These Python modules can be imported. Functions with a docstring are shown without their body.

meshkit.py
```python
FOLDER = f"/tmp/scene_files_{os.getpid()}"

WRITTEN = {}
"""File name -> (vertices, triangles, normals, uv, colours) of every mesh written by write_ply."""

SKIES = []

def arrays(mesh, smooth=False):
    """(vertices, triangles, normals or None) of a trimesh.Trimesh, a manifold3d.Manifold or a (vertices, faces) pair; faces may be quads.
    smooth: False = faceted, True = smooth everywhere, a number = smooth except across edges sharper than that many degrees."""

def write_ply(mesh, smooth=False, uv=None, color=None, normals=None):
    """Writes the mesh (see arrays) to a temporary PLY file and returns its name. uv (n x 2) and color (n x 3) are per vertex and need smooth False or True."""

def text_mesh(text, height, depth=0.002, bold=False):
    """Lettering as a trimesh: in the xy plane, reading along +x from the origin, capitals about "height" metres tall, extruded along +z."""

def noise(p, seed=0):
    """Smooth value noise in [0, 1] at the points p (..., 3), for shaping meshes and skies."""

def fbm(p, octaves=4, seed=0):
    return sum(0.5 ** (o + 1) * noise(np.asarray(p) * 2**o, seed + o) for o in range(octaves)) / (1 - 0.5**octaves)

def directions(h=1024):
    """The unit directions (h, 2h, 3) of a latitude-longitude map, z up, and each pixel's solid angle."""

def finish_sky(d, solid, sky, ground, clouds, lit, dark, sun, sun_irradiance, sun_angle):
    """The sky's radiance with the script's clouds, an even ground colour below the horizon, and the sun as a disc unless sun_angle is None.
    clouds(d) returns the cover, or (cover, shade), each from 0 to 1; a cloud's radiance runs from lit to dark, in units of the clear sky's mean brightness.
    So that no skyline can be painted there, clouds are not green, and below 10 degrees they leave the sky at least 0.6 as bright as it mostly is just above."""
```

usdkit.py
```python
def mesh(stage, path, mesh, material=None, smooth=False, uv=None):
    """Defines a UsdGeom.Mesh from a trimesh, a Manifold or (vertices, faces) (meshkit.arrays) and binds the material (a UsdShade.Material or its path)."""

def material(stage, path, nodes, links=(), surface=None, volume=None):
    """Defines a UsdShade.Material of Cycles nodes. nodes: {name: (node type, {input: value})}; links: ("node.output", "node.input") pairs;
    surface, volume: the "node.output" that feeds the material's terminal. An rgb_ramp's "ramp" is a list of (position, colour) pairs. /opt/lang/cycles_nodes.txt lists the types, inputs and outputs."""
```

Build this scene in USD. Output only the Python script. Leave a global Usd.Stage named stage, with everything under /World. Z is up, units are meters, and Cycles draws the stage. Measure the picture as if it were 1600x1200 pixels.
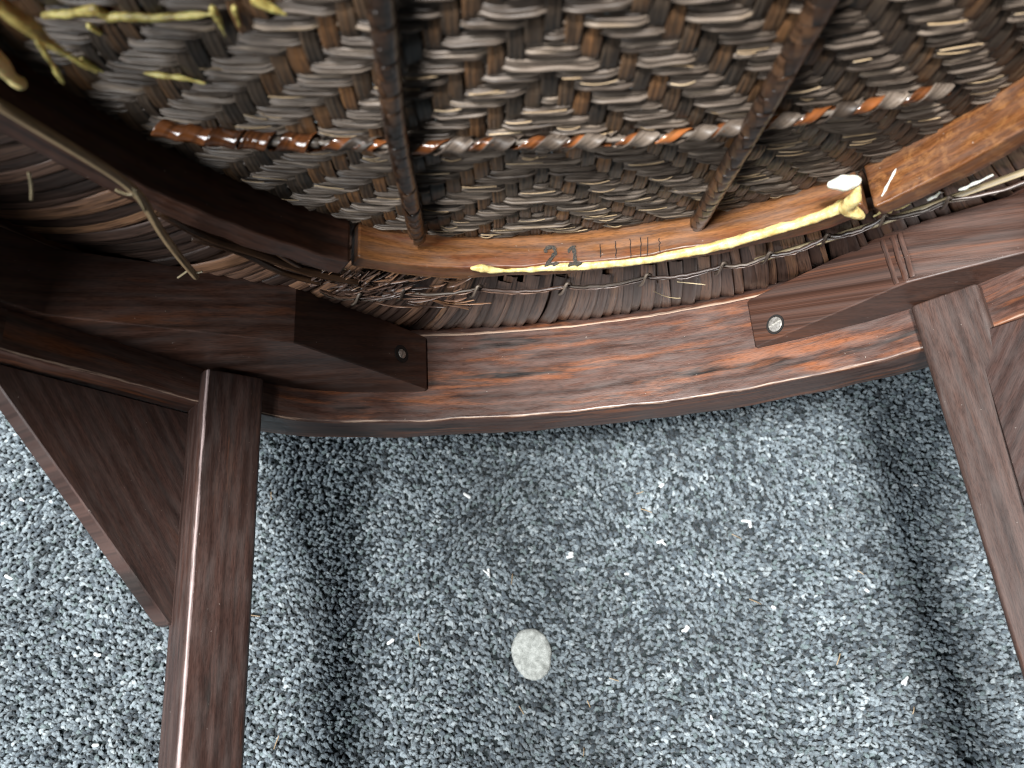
import math, random
import numpy as np, trimesh, usdkit, meshkit
from pxr import Usd, UsdGeom, UsdLux, UsdShade, Gf, Vt, Sdf
from shapely.geometry import Polygon

rng = np.random.default_rng(7)
random.seed(7)
stage = Usd.Stage.CreateInMemory()
UsdGeom.SetStageUpAxis(stage, 'Z'); UsdGeom.SetStageMetersPerUnit(stage, 1.0)
stage.SetDefaultPrim(UsdGeom.Xform.Define(stage, '/World').GetPrim())
UsdGeom.Scope.Define(stage, '/World/Looks')

# ------------------------------------------------------------------ camera
FPX = 1180.0
PSI, PITCH = math.radians(3.2), math.radians(70)
CAM = np.array([0, -.18, .555])
HD = np.array([math.sin(PSI), math.cos(PSI), 0]); RT = np.array([math.cos(PSI), -math.sin(PSI), 0])
FW = math.cos(PITCH) * HD - math.sin(PITCH) * np.array([0, 0, 1.]); UP = math.sin(PITCH) * HD + math.cos(PITCH) * np.array([0, 0, 1.])
cam = UsdGeom.Camera.Define(stage, '/World/camera')
m = Gf.Matrix4d(); m.SetRow(0, Gf.Vec4d(*RT, 0)); m.SetRow(1, Gf.Vec4d(*UP, 0)); m.SetRow(2, Gf.Vec4d(*(-FW), 0)); m.SetRow(3, Gf.Vec4d(*CAM, 1))
cam.AddTransformOp().Set(m)
cam.CreateHorizontalApertureAttr(36.0); cam.CreateVerticalApertureAttr(27.0); cam.CreateFocalLengthAttr(36.0 * FPX / 1600)
cam.CreateClippingRangeAttr(Gf.Vec2f(.01, 50))
cam.CreateFStopAttr(10.0); cam.CreateFocusDistanceAttr(.40)
cam.CreateExposureAttr(0.0)

# ------------------------------------------------------------------ lamps (an indoor close-up: ceiling panel, plus added left fill and room fill)
def rect_light(name, pos, target, w, h, inten, col):
    l = UsdLux.RectLight.Define(stage, '/World/' + name)
    l.CreateWidthAttr(w); l.CreateHeightAttr(h); l.CreateIntensityAttr(inten); l.CreateColorAttr(Gf.Vec3f(*col))
    z = np.array(pos, float) - np.array(target, float); z /= np.linalg.norm(z)
    x = np.cross([0, 1, 0.01], z); x /= np.linalg.norm(x); y = np.cross(z, x)
    mm = Gf.Matrix4d(); mm.SetRow(0, Gf.Vec4d(*x, 0)); mm.SetRow(1, Gf.Vec4d(*y, 0)); mm.SetRow(2, Gf.Vec4d(*z, 0)); mm.SetRow(3, Gf.Vec4d(*map(float, pos), 1))
    l.AddTransformOp().Set(mm)
rect_light('ceiling_panel_lamp', (-.40, -.50, 2.35), (0, -.08, .2), .34, .34, 345, (1, .985, .96))
rect_light('left_fill_lamp', (-1.75, -1.05, 1.75), (0, -.05, .2), 1.0, 1.0, 25, (.95, .98, 1))  # added fill from the left to brighten the left block, no known source
rect_light('room_fill_lamp', (.4, -1.6, 2.7), (0, -.1, .2), 3.0, 2.4, 0.20, (.97, .98, 1))  # broad weak fill, added to lift the shadows

# ------------------------------------------------------------------ helpers
def ray(px, py):
    return FW + RT * (px - 800) / FPX - UP * (py - 600) / FPX
def aty(px, py, y):
    d = ray(px, py); return CAM + d * ((y - CAM[1]) / d[1])
def atz(px, py, z):
    d = ray(px, py); return CAM + d * ((z - CAM[2]) / d[2])
def atplane(px, py, p0, n):
    d = ray(px, py); return CAM + d * (np.dot(np.asarray(p0) - CAM, n) / np.dot(d, n))

def mat(name, nodes, links, surface='p.BSDF'):
    return usdkit.material(stage, '/World/Looks/' + name, nodes, links, surface=surface)

counts = {}
def numbered(parent, name):
    k = (parent, name); n = counts.get(k, -1) + 1; counts[k] = n
    return name if n == 0 else f'{name}_{n:03d}'
def obj(name, mesh, material, parent='/World', smooth=True, uv=None, label=None):
    parent = str(parent)
    path = f'{parent}/{numbered(parent, name)}'
    p = usdkit.mesh(stage, path, mesh, material, smooth=smooth, uv=uv).GetPrim()
    if label: p.SetCustomDataByKey('label', label)
    return p
def tag(p, label=None, cat=None, group=None, kind=None):
    for k, v in (('label', label), ('category', cat), ('group', group), ('kind', kind)):
        if v: p.SetCustomDataByKey(k, v)
    return p

def round_poly(pts, r, seg=2):
    p = Polygon(pts)
    q = p.buffer(-r, join_style=2).buffer(r, quad_segs=seg)
    c = np.array(q.exterior.coords)[:-1]
    if Polygon(c).exterior.is_ccw is False: c = c[::-1]
    return c
def dense_edges(c, step):
    out = []
    for a, b in zip(c, np.roll(c, -1, 0)):
        n = max(1, int(np.linalg.norm(b - a) / step))
        for k in range(n): out.append(a + (b - a) * k / n)
    return np.array(out)
def inset(c, d):
    e = np.roll(c, -1, 0) - c; e /= np.linalg.norm(e, axis=1)[:, None] + 1e-12
    n = np.stack([-e[:, 1], e[:, 0]], 1)
    b = n + np.roll(n, 1, 0); b /= (np.linalg.norm(b, axis=1)[:, None] + 1e-12)
    k = d / np.maximum((b * n).sum(1), .5)
    return c + b * k[:, None]

def sweep(profile, stations, caps=True, uvoff=None):
    """closed profile (ccw, n x 2) placed at stations (origin, A, B, inset); returns (v,f),uv"""
    prof = np.asarray(profile, float); n = len(prof)
    per = np.concatenate([[0], np.cumsum(np.linalg.norm(np.roll(prof, -1, 0) - prof, axis=1))])
    if uvoff is None: uvoff = rng.uniform(0, 50, 2)
    V, UV, F = [], [], []
    L = 0; last = None
    for o, A, B, ins in stations:
        o = np.asarray(o, float)
        if last is not None: L += np.linalg.norm(o - last)
        last = o
        c = inset(prof, ins) if ins else prof
        c = np.vstack([c, c[:1]])
        V.append(o + c[:, :1] * np.asarray(A) + c[:, 1:] * np.asarray(B))
        UV.append(np.stack([np.full(n + 1, L), per], 1))
    S = len(stations)
    V = np.vstack(V); UV = np.vstack(UV) + uvoff
    i, j = np.meshgrid(np.arange(S - 1), np.arange(n), indexing='ij')
    a = (i * (n + 1) + j).ravel(); b = a + 1; c_ = b + n + 1; d = a + n + 1
    F = np.vstack([np.stack([a, b, c_], 1), np.stack([a, c_, d], 1)])
    if caps:
        for s, flip in ((0, True), (S - 1, False)):
            o, A, B, ins = stations[s]
            c = inset(prof, ins) if ins else prof
            _, tri = trimesh.creation.triangulate_polygon(Polygon(c), engine='earcut') if False else (None, None)
            base = len(V)
            pts = np.asarray(o, float) + c[:, :1] * np.asarray(A) + c[:, 1:] * np.asarray(B)
            vv, ff = trimesh.creation.triangulate_polygon(Polygon(c), engine='earcut')
            vv = np.asarray(vv)[:, :2]; used = np.unique(np.asarray(ff)); rem = np.zeros(len(vv), int); rem[used] = np.arange(len(used)); vv = vv[used]; ff = rem[np.asarray(ff)]
            pts = np.asarray(o, float) + vv[:, :1] * np.asarray(A) + vv[:, 1:] * np.asarray(B)
            V = np.vstack([V, pts]); UV = np.vstack([UV, np.stack([vv[:, 0] + s, vv[:, 1]], 1) + uvoff])
            ff = np.asarray(ff)
            # orient
            nrm = np.cross(pts[ff[:, 1]] - pts[ff[:, 0]], pts[ff[:, 2]] - pts[ff[:, 0]]).sum(0)
            nb = stations[1][0] if s == 0 else stations[S - 2][0]
            out = np.asarray(o, float) - np.asarray(nb, float)
            if np.dot(nrm, out) < 0: ff = ff[:, ::-1]
            F = np.vstack([F, ff + base])
    # orient sides outward
    tri = V[F[:len(F)]]
    vol = np.einsum('ij,ij->i', tri[:, 0], np.cross(tri[:, 1], tri[:, 2])).sum()
    ns = 2 * (S - 1) * n
    t2 = V[F[:ns]] - V[:S * (n + 1)].mean(0)
    if np.einsum('ij,ij->i', t2[:, 0], np.cross(t2[:, 1], t2[:, 2])).sum() < 0: F[:ns] = F[:ns, ::-1]
    return (V, F), UV

Y = np.array([0, 1., 0])
def prism_y(poly_xz, y0, y1, bev=.0008, r=.001, step=.03, ny=2):
    """polygon in the x-z plane run along y"""
    c = dense_edges(round_poly(poly_xz, r), step)
    A, B = np.array([1., 0, 0]), np.array([0, 0, 1.])
    st = [((0, y0, 0), A, B, bev), ((0, y0 + (bev if y1 > y0 else -bev), 0), A, B, 0)]
    for k in range(1, ny): st.append(((0, y0 + (y1 - y0) * k / ny, 0), A, B, 0))
    st += [((0, y1 - (bev if y1 > y0 else -bev), 0), A, B, 0), ((0, y1, 0), A, B, bev)]
    return sweep(c, st)

def frames(P, up=None):
    P = np.asarray(P, float); T = np.gradient(P, axis=0); T /= np.linalg.norm(T, axis=1)[:, None] + 1e-12
    A = []; a = np.cross(T[0], [0.3, .2, .9]); a /= np.linalg.norm(a)
    for t in T:
        a = a - t * np.dot(a, t); a /= np.linalg.norm(a) + 1e-12; A.append(a)
    A = np.array(A); return T, A, np.cross(T, A)
def tube(P, r, n=6, flat=1.0, axis=None, caps=True):
    """tube along P, radius r (number or list), uv = (length, round)"""
    P = np.asarray(P, float); T, A, B = frames(P)
    if axis is not None:
        ax = np.asarray(axis, float); B = ax - T * (T @ ax)[:, None]; B /= np.linalg.norm(B, axis=1)[:, None]; A = np.cross(B, T)
    r = np.broadcast_to(r, len(P))
    th = np.linspace(0, 2 * math.pi, n + 1)
    V = (P[:, None] + r[:, None, None] * (np.cos(th)[None, :, None] * A[:, None] + flat * np.sin(th)[None, :, None] * B[:, None])).reshape(-1, 3)
    L = np.concatenate([[0], np.cumsum(np.linalg.norm(np.diff(P, axis=0), axis=1))])
    UV = np.stack([np.repeat(L, n + 1), np.tile(th, len(P)) * np.mean(r)], 1) + np.array([rng.uniform(0, 50), rng.integers(0, 4000) + .5])
    i, j = np.meshgrid(np.arange(len(P) - 1), np.arange(n), indexing='ij')
    a = (i * (n + 1) + j).ravel(); b = a + 1; c = b + n + 1; d = a + n + 1
    F = np.vstack([np.stack([a, b, c], 1), np.stack([a, c, d], 1)])
    if caps:
        for s in (0, len(P) - 1):
            k = len(V); V = np.vstack([V, P[s:s + 1]]); UV = np.vstack([UV, UV[s * (n + 1):s * (n + 1) + 1]])
            q = s * (n + 1) + np.arange(n)
            F = np.vstack([F, np.stack([q, q + 1, np.full(n, k)], 1) if s else np.stack([q + 1, q, np.full(n, k)], 1)])
    return (V, F), UV
def join(parts):
    V, F, U, k = [], [], [], 0
    for (v, f), u in parts:
        V.append(v); F.append(f + k); U.append(u); k += len(v)
    return (np.vstack(V), np.vstack(F)), np.vstack(U)
def spline(pts, n, closed=False):
    from scipy.interpolate import CubicSpline
    p = np.asarray(pts, float)
    if closed: p = np.vstack([p, p[:1]])
    t = np.concatenate([[0], np.cumsum(np.sqrt(np.linalg.norm(np.diff(p, axis=0), axis=1)) ** 2)])
    cs = CubicSpline(t, p, bc_type='periodic' if closed else 'natural')
    return cs(np.linspace(0, t[-1], n, endpoint=not closed))

# ------------------------------------------------------------------ materials
def wood(name, dark, mid, patch, pos=(.52, .62), black=.55, rough=(.28, .5), dust=.25, spec=.5, wear_glint=(), wear_glint_col=(.50, .36, .27), m2s=(12, 105)):
    dark, mid, patch = (tuple(x * .74 for x in c) for c in (dark, mid, patch))
    nodes = {
        'tc': ('texture_coordinate', {}),
        'm1': ('mapping', {'scale': (7, 260, 1)}), 'n1': ('noise_texture', {'scale': 1., 'detail': 6., 'roughness': .6}),
        'm2': ('mapping', {'scale': (*m2s, 1), 'location': (3.1, 1.7, 0)}), 'n2': ('noise_texture', {'scale': 1., 'detail': 5., 'roughness': .66, 'distortion': .5}),
        'm3': ('mapping', {'scale': (11, 85, 1), 'location': (9.1, 4.7, 0)}), 'n3': ('noise_texture', {'scale': 1., 'detail': 4., 'roughness': .6}),
        'm4': ('mapping', {'scale': (260, 2300, 1)}), 'n4': ('noise_texture', {'scale': 1., 'detail': 2.}),
        'm5': ('mapping', {'scale': (420, 420, 1)}), 'n5': ('noise_texture', {'scale': 1., 'detail': 3., 'roughness': .7}),
        'm6': ('mapping', {'scale': (48, 260, 1), 'location': (2, 7, 0)}), 'n6': ('noise_texture', {'scale': 1., 'detail': 4.}),
        'r1': ('rgb_ramp', {'ramp': [(.36, dark), (.52, mid), (.60, tuple(x * 1.35 for x in mid)), (.70, tuple(x * .7 for x in mid))]}),
        'r2': ('rgb_ramp', {'ramp': [(pos[0], (0, 0, 0)), (pos[1], (1, 1, 1))]}),
        'r3': ('rgb_ramp', {'ramp': [(black, (0, 0, 0)), (black + .09, (1, 1, 1))]}),
        'r4': ('rgb_ramp', {'ramp': [(.40, (.55, .55, .55)), (.52, (1, 1, 1))]}),
        'r5': ('rgb_ramp', {'ramp': [(.705, (0, 0, 0)), (.76, (1, 1, 1))]}),
        'r6': ('rgb_ramp', {'ramp': [(.42, (0, 0, 0)), (.72, (dust, dust, dust))]}),
        'c1': ('mix', {'mix_type': 'mix', 'color2': patch}),
        'c2': ('mix', {'mix_type': 'mix', 'color2': (.012, .009, .008)}),
        'c3': ('mix', {'mix_type': 'multiply', 'fac': .8}),
        'c4': ('mix', {'mix_type': 'mix', 'color2': (.17, .145, .135)}),
        'c5': ('mix', {'mix_type': 'mix', 'color2': (.42, .38, .34)}),
        'b': ('bump', {'strength': .16, 'distance': .0004}),
        'rr': ('map_range', {'from_min': .3, 'from_max': .7, 'to_min': rough[0], 'to_max': rough[1]}),
        'p': ('principled_bsdf', {'specular_ior_level': spec}),
    }
    links = []
    for k in '123456': links += [('tc.UV', f'm{k}.vector'), (f'm{k}.vector', f'n{k}.vector'), (f'n{k}.fac', f'r{k}.fac')]
    links += [('r1.color', 'c1.color1'), ('r2.color', 'c1.fac'), ('c1.color', 'c2.color1'), ('r3.color', 'c2.fac'), ('c2.color', 'c3.color1'), ('r4.color', 'c3.color2'),
              ('c3.color', 'c4.color1'), ('r6.color', 'c4.fac'), ('c4.color', 'c5.color1'), ('r5.color', 'c5.fac'), ('c5.color', 'p.base_color'),
              ('n6.fac', 'rr.value'), ('rr.result', 'p.roughness'), ('n4.fac', 'b.height'), ('b.normal', 'p.normal')]
    src = 'c5.color'
    if wear_glint:  # pale edge stripes: highlight lines painted in, mixed with worn wood
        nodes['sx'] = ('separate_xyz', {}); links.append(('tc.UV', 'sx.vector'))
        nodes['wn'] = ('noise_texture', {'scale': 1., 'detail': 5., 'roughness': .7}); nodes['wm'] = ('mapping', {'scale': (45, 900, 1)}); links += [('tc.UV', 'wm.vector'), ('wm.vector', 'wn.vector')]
        for q, (v, wd, am) in enumerate(wear_glint):
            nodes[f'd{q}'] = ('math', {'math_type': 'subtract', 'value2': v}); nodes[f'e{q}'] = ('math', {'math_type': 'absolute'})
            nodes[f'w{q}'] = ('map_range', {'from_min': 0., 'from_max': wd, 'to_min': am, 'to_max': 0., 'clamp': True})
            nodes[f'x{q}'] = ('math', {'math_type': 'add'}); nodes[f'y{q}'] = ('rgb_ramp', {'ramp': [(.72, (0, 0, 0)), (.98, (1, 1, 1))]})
            nodes[f'z{q}'] = ('mix', {'mix_type': 'mix', 'color2': wear_glint_col})
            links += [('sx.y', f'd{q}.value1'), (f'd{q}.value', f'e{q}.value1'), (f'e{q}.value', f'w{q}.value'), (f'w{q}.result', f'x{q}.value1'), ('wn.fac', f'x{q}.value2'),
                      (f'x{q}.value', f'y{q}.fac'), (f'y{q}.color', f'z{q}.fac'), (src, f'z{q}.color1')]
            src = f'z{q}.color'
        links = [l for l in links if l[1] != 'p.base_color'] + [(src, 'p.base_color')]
    return mat(name, nodes, links)
M = {}
APROF = round_poly([(0, -.052), (0, .0005), (-.0016, .0098), (-.010, .0104), (-.010, .0150), (-.001, .0155), (-.001, .030), (-.031, .030), (-.031, -.052)], .0016, 3)
APROF = dense_edges(APROF, .012)
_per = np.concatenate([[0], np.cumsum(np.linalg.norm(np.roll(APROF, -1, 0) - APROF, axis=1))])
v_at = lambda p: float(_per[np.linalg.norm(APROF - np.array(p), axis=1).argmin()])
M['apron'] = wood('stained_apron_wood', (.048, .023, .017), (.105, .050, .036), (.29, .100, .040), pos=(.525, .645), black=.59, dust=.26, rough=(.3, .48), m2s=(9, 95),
                  wear_glint=((v_at((0, .0003)), .0024, .58), (v_at((-.0002, -.0516)), .0014, .36)))  # ridge and lower-edge highlights painted as pale lines, partly worn wood
M['leg'] = wood('stained_leg_wood', (.034, .018, .015), (.060, .031, .025), (.11, .046, .028), pos=(.60, .72), black=.62, dust=.14, rough=(.36, .55), wear_glint=((0., .0016, .46), (.115, .0016, .46)), wear_glint_col=(.40, .31, .30))  # pale line along the ridge is its highlight put into the colour
M['leg_plain'] = wood('plain_leg_wood', (.044, .025, .020), (.074, .040, .031), (.11, .050, .032), pos=(.60, .72), black=.64, dust=.18, rough=(.4, .6))
M['block'] = wood('stained_block_wood', (.044, .021, .015), (.078, .035, .023), (.15, .055, .026), pos=(.56, .69), black=.62, dust=.14, rough=(.35, .55))
M['hoop'] = wood('pale_hoop_wood', (.13, .052, .019), (.25, .103, .035), (.19, .056, .019), pos=(.50, .66), black=.74, dust=.22, rough=(.3, .5))
M['hoop_dark_shaded'] = wood('dark_shaded_hoop_wood', (.03, .013, .009), (.07, .028, .016), (.10, .035, .016), pos=(.55, .68), black=.6, dust=.1, rough=(.3, .5))  # dark stain, deepened to hold the shade on the left hoop
M['hoop_right'] = wood('speckled_hoop_wood', (.09, .032, .012), (.18, .068, .023), (.30, .13, .045), m2s=(160, 220), pos=(.48, .62), black=.64, dust=.22, rough=(.25, .45))

def strand(name, ramp, along=22, across=900, rough=.42, varies=.5, spec=.5, dark=(.3, .3, .3), island=.24):
    nodes = {
        'tc': ('texture_coordinate', {}),
        'm1': ('mapping', {'scale': (along, across, 1)}), 'n1': ('noise_texture', {'scale': 1., 'detail': 3., 'roughness': .65}),
        'm2': ('mapping', {'scale': (26, 60, 1), 'location': (5, 3, 0)}), 'n2': ('noise_texture', {'scale': 1., 'detail': 3.}),
        'mx': ('mix', {'mix_type': 'mix', 'fac': varies}),
        'm3': ('mix', {'mix_type': 'mix', 'fac': island}), 'sx': ('separate_xyz', {}), 'fl': ('math', {'math_type': 'floor'}), 'wn': ('white_noise_texture', {'dimensions': '1D'}),
        'r': ('rgb_ramp', {'ramp': ramp}),
        'm4': ('mapping', {'scale': (along * 2, across * 1.6, 1), 'location': (1, 9, 0)}), 'n4': ('noise_texture', {'scale': 1., 'detail': 2.}),
        'r4': ('rgb_ramp', {'ramp': [(.36, dark), (.5, (1, 1, 1))]}), 'c': ('mix', {'mix_type': 'multiply', 'fac': 1.}),
        'b': ('bump', {'strength': .6, 'distance': .0005}),
        'p': ('principled_bsdf', {'roughness': rough, 'specular_ior_level': spec}),
    }
    links = [('tc.UV', 'm1.vector'), ('m1.vector', 'n1.vector'), ('tc.UV', 'm2.vector'), ('m2.vector', 'n2.vector'), ('n1.fac', 'mx.color1'), ('n2.fac', 'mx.color2'),
             ('mx.color', 'm3.color1'), ('tc.UV', 'sx.vector'), ('sx.y', 'fl.value1'), ('fl.value', 'wn.w'), ('wn.value', 'm3.color2'), ('m3.color', 'r.fac'), ('tc.UV', 'm4.vector'), ('m4.vector', 'n4.vector'), ('n4.fac', 'r4.fac'),
             ('r.color', 'c.color1'), ('r4.color', 'c.color2'), ('c.color', 'p.base_color'), ('n1.fac', 'b.height'), ('b.normal', 'p.normal')]
    return mat(name, nodes, links)
M['weft'] = strand('grey_brown_weft', [(.24, (.028, .020, .015)), (.42, (.070, .053, .041)), (.56, (.120, .094, .074)), (.68, (.185, .148, .118)), (.78, (.26, .19, .12)), (.88, (.17, .085, .035))], rough=.42, along=30, across=2200, spec=.32, dark=(.25, .22, .2), island=.42, varies=.35)
M['warp'] = strand('dark_cane_warp', [(.32, (.026, .019, .014)), (.48, (.062, .043, .029)), (.57, (.095, .053, .027)), (.68, (.17, .078, .03)), (.8, (.22, .13, .055))], rough=.45, island=.30)
M['strip'] = strand('brown_margin_cane', [(.30, (.030, .019, .015)), (.46, (.085, .052, .040)), (.58, (.15, .085, .058)), (.7, (.25, .13, .07)), (.85, (.42, .28, .16))], rough=.36, island=.4)
M['wrap'] = strand('glossy_orange_cane', [(.3, (.03, .012, .006)), (.46, (.13, .045, .015)), (.58, (.26, .085, .024)), (.72, (.34, .15, .055))], across=300, rough=.16, spec=.8)
M['wrap_grey'] = strand('grey_cane', [(.3, (.05, .038, .030)), (.5, (.12, .098, .08)), (.7, (.24, .20, .165))], across=500, rough=.3)
M['wrap_dark'] = strand('dark_wrapping_cane', [(.3, (.014, .009, .006)), (.5, (.034, .018, .011)), (.68, (.10, .05, .024))], across=300, rough=.27, spec=.7)
M['straw'] = strand('pale_straw', [(.3, (.24, .16, .085)), (.5, (.42, .30, .17)), (.7, (.55, .43, .28))], across=2500, rough=.5)
M['fibre'] = strand('tan_fibre', [(.3, (.22, .17, .10)), (.5, (.42, .34, .20)), (.7, (.6, .5, .34))], across=900, rough=.4)

def glue_mat(name, c1, c2):
    return mat(name, {'g': ('geometry', {}), 'n': ('noise_texture', {'scale': 260., 'detail': 4.}), 'r': ('rgb_ramp', {'ramp': [(.35, c1), (.62, c2)]}),
                      'n2': ('noise_texture', {'scale': 900., 'detail': 3.}), 'b': ('bump', {'strength': .5, 'distance': .0005}),
                      'p': ('principled_bsdf', {'roughness': .42, 'subsurface_weight': .15, 'subsurface_scale': .002})},
               [('g.position', 'n.vector'), ('g.position', 'n2.vector'), ('n.fac', 'r.fac'), ('r.color', 'p.base_color'), ('n2.fac', 'b.height'), ('b.normal', 'p.normal')])
M['glue'] = glue_mat('yellow_glue', (.48, .33, .11), (.78, .62, .28))
M['glue_y'] = glue_mat('deep_yellow_glue', (.26, .18, .04), (.66, .52, .17))
M['glue_w'] = glue_mat('white_glue', (.60, .56, .46), (.80, .77, .70))
M['steel'] = mat('screw_steel', {'g': ('geometry', {}), 'n': ('noise_texture', {'scale': 900., 'detail': 3.}), 'r': ('rgb_ramp', {'ramp': [(.35, (.42, .40, .36)), (.6, (.72, .70, .66))]}),
                                'p': ('principled_bsdf', {'metallic': .75, 'roughness': .42})}, [('g.position', 'n.vector'), ('n.fac', 'r.fac'), ('r.color', 'p.base_color')])
M['near_black'] = mat('near_black_matte', {'p': ('principled_bsdf', {'base_color': (.01, .008, .007), 'roughness': .8})}, [])  # for the shade rings round the screws and the saw cuts
M['ink'] = mat('black_ink', {'g': ('geometry', {}), 'n': ('noise_texture', {'scale': 1400., 'detail': 3.}), 'r': ('rgb_ramp', {'ramp': [(.4, (.012, .012, .011)), (.68, (.06, .045, .03))]}),
                             'p': ('principled_bsdf', {'roughness': .6})}, [('g.position', 'n.vector'), ('n.fac', 'r.fac'), ('r.color', 'p.base_color')])

# ------------------------------------------------------------------ carpet
back = mat('carpet_backing', {'g': ('geometry', {}), 'n': ('noise_texture', {'scale': 420., 'detail': 4., 'roughness': .8}), 'r': ('rgb_ramp', {'ramp': [(.35, (.012, .016, .018)), (.65, (.045, .058, .062))]}),
                              'p': ('principled_bsdf', {'roughness': .95, 'specular_ior_level': .1})}, [('g.position', 'n.vector'), ('n.fac', 'r.fac'), ('r.color', 'p.base_color')])
def yarn(name, c, f):
    return mat(name, {'g': ('geometry', {}), 'n': ('noise_texture', {'scale': 2600., 'detail': 3., 'roughness': .7}),
                      'big': ('noise_texture', {'scale': 26., 'detail': 4., 'roughness': .6}),
                      'r': ('rgb_ramp', {'ramp': [(.34, tuple(x * .55 for x in c)), (.52, c), (.68, f)]}),
                      'rb': ('rgb_ramp', {'ramp': [(.34, (.8, .8, .8)), (.66, (1.15, 1.15, 1.15))]}), 'mm': ('mix', {'mix_type': 'multiply', 'fac': 1.}),
                      'p': ('principled_bsdf', {'roughness': .75, 'specular_ior_level': .25, 'sheen_weight': .15})},
               [('g.position', 'n.vector'), ('g.position', 'big.vector'), ('n.fac', 'r.fac'), ('big.fac', 'rb.fac'), ('r.color', 'mm.color1'), ('rb.color', 'mm.color2'), ('mm.color', 'p.base_color')])
YARN = [yarn('yarn_slate', (.082, .104, .122), (.19, .232, .262)), yarn('yarn_grey', (.15, .183, .205), (.33, .385, .415)), yarn('yarn_mid', (.20, .242, .268), (.41, .47, .50)),
        yarn('yarn_charcoal', (.040, .052, .062), (.12, .146, .165)), yarn('yarn_pale', (.31, .36, .385), (.57, .62, .64)), yarn('yarn_green', (.13, .17, .178), (.28, .34, .355))]
tag(obj('carpet', (np.array([[-2, -2, 0], [2, -2, 0], [2, 2, 0], [-2, 2, 0.]]), np.array([[0, 1, 2], [0, 2, 3]])), back, smooth=False), 'grey carpet floor under the upturned chair', 'carpet', kind='structure')

pi = UsdGeom.PointInstancer.Define(stage, '/World/carpet_loops')
tag(pi.GetPrim(), 'grey heather yarn loops covering the carpet', 'carpet pile', kind='stuff')
protos = []
def loop_mesh(r0, hgt, lean, tw):
    parts = []
    t = np.linspace(-.12, 1.08, 8)
    for ply in (0, 1):
        ang = t * math.pi
        c = np.stack([-np.cos(ang) * r0, np.sin(ang) * lean, np.sin(ang) * hgt], 1)
        ph = t * tw * math.pi + ply * math.pi
        off = np.stack([0 * ph, np.cos(ph), np.sin(ph)], 1) * 0.00052
        parts.append(tube(c + off, .00086 * (1 + .12 * np.sin(t * 5 + ply)), n=5, caps=False))
    return join(parts)[0]
k = 0
for mi, mt in enumerate(YARN):
    for var in range(3):
        path = f'/World/carpet_loops/loop_{k:03d}'
        usdkit.mesh(stage, path, loop_mesh(.0014 + .0002 * var, .0024 + .0003 * ((var + mi) % 3), .0006 * (var - 1), 1.6 + .5 * var), mt, smooth=True)
        protos.append(path); k += 1
pi.CreatePrototypesRel().SetTargets([Sdf.Path(p) for p in protos])
pitch = .0034
gx, gy = np.meshgrid(np.arange(-.62, .66, pitch), np.arange(-.42, .32, pitch * .88))
gx = gx + (np.arange(gx.shape[0]) % 2)[:, None] * pitch / 2
P = np.stack([gx.ravel(), gy.ravel(), np.zeros(gx.size)], 1)
P[:, :2] += rng.normal(0, .0007, (len(P), 2))
P[:, 2] = .0004 + .0009 * meshkit.noise(np.stack([P[:, 0] * 40, P[:, 1] * 40, 0 * P[:, 0]], 1), 3) + rng.uniform(-.0006, .0005, len(P))
flow = (meshkit.fbm(np.stack([P[:, 0] * 14, P[:, 1] * 14, 0 * P[:, 0]], 1), 3, 5) - .5) * 3.4 + rng.normal(0, .6, len(P)) - .15
tilt = rng.normal(0, .28, len(P))
sc = rng.uniform(.82, 1.22, len(P))
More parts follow.
